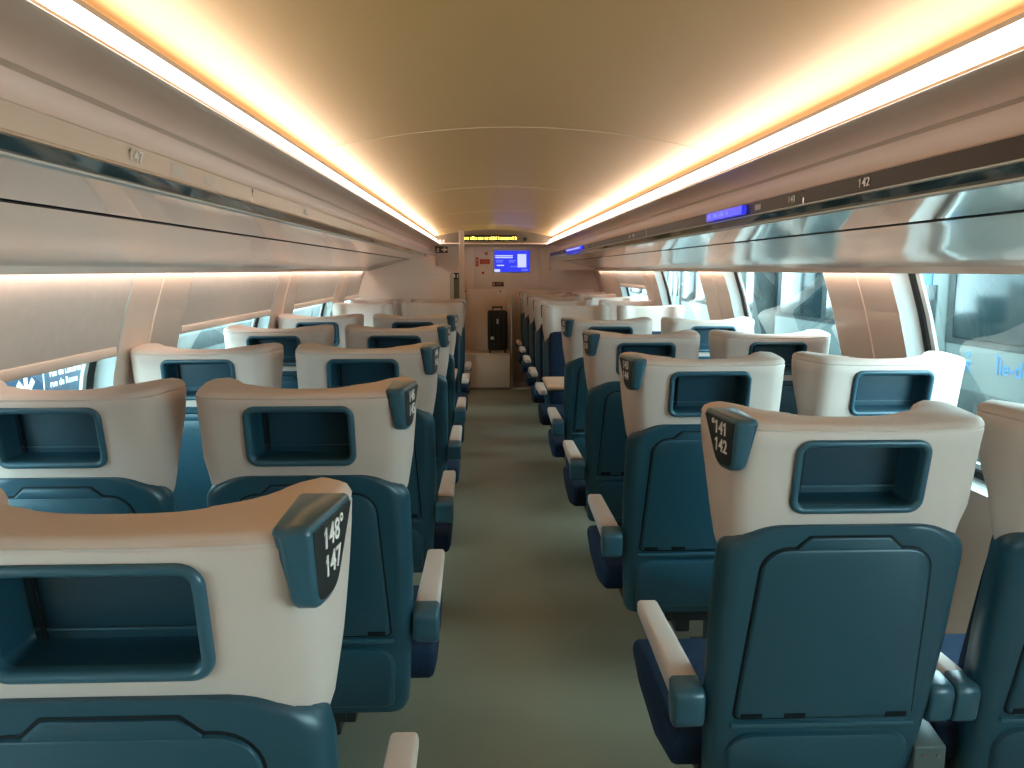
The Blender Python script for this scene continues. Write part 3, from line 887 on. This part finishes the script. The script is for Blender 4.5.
CUSH = rpoly([(0.20, 0.41, 0.02), (0.20, 0.45, 0.02), (0.56, 0.455, 0.05), (0.680, 0.440, 0.028), (0.676, 0.395, 0.022), (0.58, 0.350, 0.06), (0.38, 0.325, 0.05), (0.22, 0.36, 0.03)], 4)
for sg_ in (1, -1):                                      # sg_: side of the aisle (or window) in the seat's own frame
    bm = bmesh.new()
    xa, xb = sorted((-sg_ * 0.262, sg_ * 0.284))
    prism_x_into(bm, CUSH, xa, xb, 0.014)
    S['seat_cushion', sg_] = finish(bm, 'seat_cushion', 'navy', 50)
    bm = bmesh.new()
    def bx_(x0, x1, *r):
        xa, xb = sorted((sg_ * x0, sg_ * x1))
        box_into(bm, xa, xb, *r)
    bx_(-0.21, 0.21, 0.26, 0.62, 0.30, 0.345, 0.006)
    bx_(-0.24, 0.06, 0.33, 0.42, 0.225, 0.302, 0.006)
    bx_(-0.02, 0.03, 0.22, 0.34, 0.20, 0.30, 0.006)
    bx_(-0.19, -0.13, 0.32, 0.44, 0.02, 0.23, 0.006)
    bx_(-0.21, -0.11, 0.24, 0.54, 0.0, 0.025, 0.004)
    S['pedestal', sg_] = finish(bm, 'pedestal', 'dark_metal', 40)
bm = bmesh.new()
box_into(bm, -0.075, 0.075, 0.20, 0.26, 0.25, 0.31, 0.004)
box_into(bm, -0.05, 0.05, 0.195, 0.202, 0.262, 0.298, 0.002)
S['power_socket'] = finish(bm, 'power_socket', 'dark_metal', 40)
def arm_pad(w, taper=0.008):
    bm = bmesh.new()
    box_into(bm, -w / 2, w / 2, 0.165, 0.560, 0.552, 0.603, 0.011, 3)
    for v in bm.verts:
        f = (v.co.y - 0.165) / 0.395
        v.co.x *= 1 - 0.14 * f
        if v.co.z < 0.57: v.co.z += 0.014 * f
    return finish(bm, 'armrest', 'cream', 50)
def arm_cap(w):
    bm = bmesh.new()
    prism_x_into(bm, rpoly([(0.112, 0.594, 0.020), (0.176, 0.6035, 0.004), (0.182, 0.545, 0.010), (0.165, 0.508, 0.022), (0.125, 0.505, 0.022)], 4), -w / 2 - 0.002, w / 2 + 0.002, 0.008)
    return finish(bm, 'end_cap', 'teal_light', 50)
S['arm_wide'], S['cap_wide'] = arm_pad(0.062), arm_cap(0.062)
S['arm_slim'], S['cap_slim'] = arm_pad(0.048), arm_cap(0.048)
bm = bmesh.new()
prism_x_into(bm, rpoly([(0.13, 0.36, 0.004), (0.13, 0.455, 0.006), (0.22, 0.475, 0.006), (0.22, 0.36, 0.004)], 3), -0.034, 0.034, 0.003)
S['bracket'] = finish(bm, 'bracket', 'bracket', 40)
bm = bmesh.new()
for sx in (-0.016, 0.016): cyl_into(bm, (sx, 0.126, 0.435), (sx, 0.132, 0.435), 0.0035, 10)
S['screw'] = finish(bm, 'screw', 'steel', 40)
bm = bmesh.new()
box_into(bm, -0.022, 0.022, -0.012, 0.012, -0.038, 0.038, 0.010, 3)
S['reading_lamp'] = finish(bm, 'reading_lamp', 'teal_dark', 50)

# number plate block at the aisle corner of the headrest (built for the aisle on +x)
BLK = [(-0.006, 1.185, 0.010), (0.008, 1.086, 0.024), (0.072, 1.082, 0.040), (0.140, 1.187, 0.012)]
def block_meshes(sgn):
    bm = bmesh.new()
    poly = rpoly(BLK, 5)
    x0, x1 = 0.206, 0.2560
    prism_x_into(bm, poly, x0, x1, 0.006)
    for v in bm.verts:                                   # narrower towards its foot, lip at the top
        if v.co.x < 0.232:
            f = (1.196 - v.co.z) / 0.11
            v.co.x += 0.010 * max(0, f) - (0.007 if v.co.z > 1.175 else 0)
        else:
            v.co.x += 0.16 * v.co.y - 0.014          # its printed side turns a little towards the row behind
        v.co.x *= sgn
    a = finish(bm, 'number_block', 'teal_light', 45)
    bm = bmesh.new()
    q = offset_poly(poly, 0.0085)
    def mp(y, z, d): return (sgn * (0.2420 + 0.16 * y + d), y, z)
    plate_into(bm, q, mp, -0.002, 0.0018, 0.001)
    return a, finish(bm, 'plaque', 'plaque', 0)
BL = {1: block_meshes(1), -1: block_meshes(-1)}

def make_seat(x, y, facing, aisle_world, is_aisle, label, cat_group, numbers=None):
    """facing +1: looks away from the viewer; aisle_world: +1 when the aisle lies to the right of the seat"""
    t = thing('train_seat', label, 'seat', (x, y, 0), 0 if facing > 0 else PI, cat_group)
    al = aisle_world * facing                           # local side of the aisle
    for nme in ('headrest', 'back_shell', 'back_cushion', 'lower_panel', 'ledge', 'tray_recess'):
        link(nme, S[nme], t)
    fr = link('niche_frame', S['niche_frame'], t)
    for nme in ('niche_tub', 'niche_slot', 'niche_rib'):
        link(nme, S[nme], fr)
    tr = link('tray_table', S['tray_table'], t)
    for hx in (-0.15, 0.15, -0.06):
        link('hinge', S['hinge'], tr, (hx, 0, 0))
    link('handle_recess', S['handle_recess'], t)
    link('tray_latch', S['tray_latch'], t)
    # armrests: a wide one on the aisle or window side, a slim one between the pair
    outer = al if is_aisle else -al
    for nme in ('seat_cushion', 'pedestal'):
        link(nme, S[nme, outer], t)
    a = link('armrest', S['arm_wide'] if is_aisle else S['arm_slim'], t, (outer * (0.272 if is_aisle else 0.250), 0, 0))
    link('end_cap', S['cap_wide'] if is_aisle else S['cap_slim'], a)
    a = link('armrest', S['arm_slim'], t, (-outer * 0.257, 0, 0))
    link('end_cap', S['cap_slim'], a)
    if is_aisle:
        blk, plq = BL[1 if al > 0 else -1]
        b = link('number_block', blk, t)
        link('plaque', plq, b)
        if numbers:
            o = link('numerals', text_mesh(numbers, 0.034, 'print', squeeze=1.0), b, (al * (0.2442 + 0.16 * 0.060), 0.060, 1.142), (PI / 2, 0, al * (PI / 2 - 0.1587)))
        bk = link('bracket', S['bracket'], t, (-al * 0.246, 0, 0))
        link('screw', S['screw'], bk)
        link('power_socket', S['power_socket'], t)
    if facing < 0:
        link('reading_lamp', S['reading_lamp'], t, (-outer * 0.185, ry(1.09) + 0.115, 1.09))
    return t

RA, RW, LA, LW = 0.691, 1.260, -0.424, -0.991
away_r = [1.355, 2.325, 3.28, 4.24]
away_l = [0.79, 1.75, 2.70, 3.68, 4.65]
face_r = [6.05, 7.00, 7.95, 8.90, 9.72]
face_l = [6.60, 7.45]
ordn = ['nearest', 'second nearest', 'third nearest', 'fourth nearest', 'fifth and farthest']
num_r = ['°141\n  142', '143\n144', '137\n138', '135\n136']
num_l = ['148°\n147 ', '146\n145', '144\n143', '140\n139', '136\n135']
for k, y in enumerate(away_r):
    extra = ' with plate 141 142' if k == 0 else ''
    make_seat(RA, y, 1, -1, True, 'cream and teal seat back%s, %s on the right of the aisle' % (extra, ordn[k]), 'seats facing away on the right', num_r[k])
    make_seat(RW, y, 1, -1, False, 'cream and teal seat back at the right windows, %s of that column' % ordn[k], 'seats facing away on the right')
for k, y in enumerate(away_l):
    extra = ' with plate 148 147' if k == 0 else ''
    make_seat(LA, y, 1, 1, True, 'cream and teal seat back%s, %s on the left of the aisle' % (extra, ordn[k]), 'seats facing away on the left', num_l[k])
    make_seat(LW, y, 1, 1, False, 'cream and teal seat back at the left windows, %s of that column' % ordn[k], 'seats facing away on the left')
fo = ['first', 'second', 'third', 'fourth', 'last']
for k, y in enumerate(face_r):
    make_seat(RA, y, -1, -1, True, 'navy seat facing the viewer right of the aisle, %s beyond the right table' % fo[k], 'seats facing the viewer on the right')
    make_seat(RW, y, -1, -1, False, 'navy seat facing the viewer at the right windows, %s beyond the right table' % fo[k], 'seats facing the viewer on the right')
for k, y in enumerate(face_l):
    w = ('first beyond the left table', 'last before the cream partition')[k]
    make_seat(LA, y, -1, 1, True, 'navy seat facing the viewer left of the aisle, %s' % w, 'seats facing the viewer on the left')
    make_seat(LW, y, -1, 1, False, 'navy seat facing the viewer at the left windows, %s' % w, 'seats facing the viewer on the left')

# bay tables
for side, x0, x1, y, lb in ((1, 0.40, 1.52, 5.14, 'pale wood table between the facing seats on the right'), (-1, -0.20, -1.29, 5.62, 'pale wood table between the facing seats on the left')):
    t = thing('bay_table', lb, 'table', ((x0 + x1) / 2, y, 0), 0, 'tables between facing seats')
    L = abs(x1 - x0) / 2
    link('tabletop', box('tabletop', 'wood', -L, L, -0.24, 0.24, 0.69, 0.715, 0.012, 3), t)
    link('edge_band', box('edge_band', 'teal_dark', -L + 0.02, L - 0.02, -0.22, 0.22, 0.675, 0.692, 0.004), t)
    link('leg', box('leg', 'dark_metal', -0.03, 0.03, -0.05, 0.05, 0.0, 0.68, 0.01), t)
    link('foot', box('foot', 'dark_metal', -0.10, 0.10, -0.10, 0.10, 0.0, 0.015, 0.004), t)

# ------------------------------------------------------------------ outside
bm = bmesh.new(); box_into(bm, -14, 16, -6, 45, -2.4, -2.2)
tag(link('platform', finish(bm, 'platform', 'platform', 0)), kind='structure')

def train(side, xs, y0, y1, label, name, lettered):
    t = thing(name, label, 'train', (side * xs, (y0 + y1) / 2, -2.2))
    oy = (y0 + y1) / 2
    oz = 2.2
    def bx(nm, m, d0, d1, a, b, z0, z1, bev=0.0):
        xa, xb = sorted((-side * d1, -side * d0))
        return link(nm, box(nm, m, xa, xb, a - oy, b - oy, z0 + oz, z1 + oz, bev), t)
    bx('body', 'train_pale', -2.6, 0.0, y0, y1, -1.4, 1.95, 0.12)
    bx('underframe', 'train_dark', -2.4, -0.1, y0 + 0.2, y1 - 0.2, -2.2, -1.4)
    bx('skirt', 'train_dark', -0.1, 0.02, y0 + 0.1, y1 - 0.1, 0.02, 0.32, 0.01)
    bx('window_band', 'train_dark', -0.1, 0.010, y0 + 0.3, y1 - 0.3, 0.74, 1.50, 0.005)
    y = y0 + 0.3
    for yd in (7.60, 18.2, 29.0):
        bx('door_pillar', 'train_pale', -0.1, 0.030, yd, yd + 0.27, 0.1, 1.62, 0.015)
        bx('door', 'train_blue', -0.1, 0.036, yd + 0.27, yd + 0.59, 0.1, 1.60, 0.015)
        bx('door_pillar', 'train_pale', -0.1, 0.030, yd + 0.59, yd + 1.15, 0.1, 1.62, 0.015)
        bx('door_window', 'train_glass', 0.0, 0.042, yd + 0.17, yd + 0.44, 0.84, 1.30, 0.008)
        bx('door_window', 'train_glass', 0.0, 0.042, yd + 0.66, yd + 0.92, 0.84, 1.30, 0.008)
        while y < yd - 0.6:
            w = min(1.45, yd - 0.12 - y)
            bx('window', 'train_glass', 0.0, 0.022, y, y + w, 0.80, 1.44, 0.02)
            y += 1.62
        y = yd + 1.3
    if lettered:
        link('lettering', text_mesh('Île-de-France', 0.20, 'train_blue'), t, (-side * 0.006, 6.28 - oy, 0.585 + oz), (PI / 2, 0, -side * PI / 2))
        bm = bmesh.new()
        plate_into(bm, rpoly([(-0.05, -0.02, 0.01), (0.05, -0.02, 0.01), (0.05, 0.02, 0.01), (-0.05, 0.02, 0.01)], 3), lambda a_, b_, d_: (-side * d_, a_, b_), -0.01, 0.006, 0.002)
        cyl_into(bm, (-side * 0.006, 0, 0.075), (side * 0.01, 0, 0.075), 0.032, 14)
        plate_into(bm, rpoly([(-0.045, -0.09), (-0.02, -0.09), (0.03, -0.02), (0.0, -0.02)]), lambda a_, b_, d_: (-side * d_, a_, b_), -0.01, 0.006, 0.002)
        link('pictogram', finish(bm, 'pictogram', 'train_blue'), t, (0, 7.22 - oy, 0.585 + oz))
    return t
train(1, 4.6, 1.1, 34.0, 'pale commuter train with blue doors standing outside the right windows', 'commuter_train', True)
train(-1, 5.2, -1.0, 30.0, 'pale train with dark windows standing outside the left windows', 'neighbouring_train', False)
# railing on the platform at the right
fn = thing('railing', 'white tubular railing outside the nearest right window', 'railing', (3.0, 5.0, -2.2))
for k in range(13):
    bm = bmesh.new(); cyl_into(bm, (0, -3 + k * 0.9, 0), (0, -3 + k * 0.9, 2.42), 0.022, 10)
    link('post', finish(bm, 'post', 'rail_white'), fn)
for z in (1.75, 1.9, 2.05, 2.2, 2.42):
    bm = bmesh.new(); cyl_into(bm, (0, -3.1, z), (0, 7.9, z), 0.020, 10)
    link('rail', finish(bm, 'rail', 'rail_white'), fn)
# platform canopy columns seen through the second window
for yy, m, r, lb in ((11.2, 'train_dark', 0.16, 'dark station column outside the second right window'), (12.3, 'rail_white', 0.07, 'thin pale station post outside the second right window')):
    bm = bmesh.new(); cyl_into(bm, (0, 0, 0), (0, 0, 5.0), r, 16); cyl_into(bm, (0, 0, 0), (0, 0, 2.6), r * 1.5, 16)
    cc = thing('station_column', lb, 'column', (4.05, yy, -2.2))
    link('shaft', finish(bm, 'shaft', m), cc)
# street sign outside the left window
sg = thing('street_sign', 'blue exit sign reading rue de Londres, rue de Rome outside the left window', 'sign', (-3.7, 6.91, 0.52))
link('sign_board', box('sign_board', 'sign_blue', -0.03, 0.0, -0.95, 0.80, -0.30, 0.30, 0.008), sg)
for body, z, sz in (('Sortie', 0.17, 0.085), ('rue de Londres', 0.055, 0.085), ('rue de Rome', -0.035, 0.085), ('Métro', -0.13, 0.06)):
    link('lettering', text_mesh(body, sz, 'print', align='LEFT'), sg, (0.002, -0.20, z), (PI / 2, 0, PI / 2))
bm = bmesh.new()
for pl_ in ([(-0.55, -0.10), (-0.42, 0.02), (-0.46, 0.06), (-0.55, -0.03), (-0.64, 0.06), (-0.68, 0.02)], rect(-0.575, -0.525, -0.05, 0.18), rect(-0.30, -0.285, -0.25, 0.25)):
    bm.faces.new([bm.verts.new((0.002, p[0], p[1])) for p in pl_])
link('arrow', finish(bm, 'arrow', 'print', 0), sg)
for yy in (-0.7, 0.6):
    link('sign_post', box('sign_post', 'train_dark', -0.07, -0.03, yy - 0.03, yy + 0.03, -2.82, 0.30), sg)
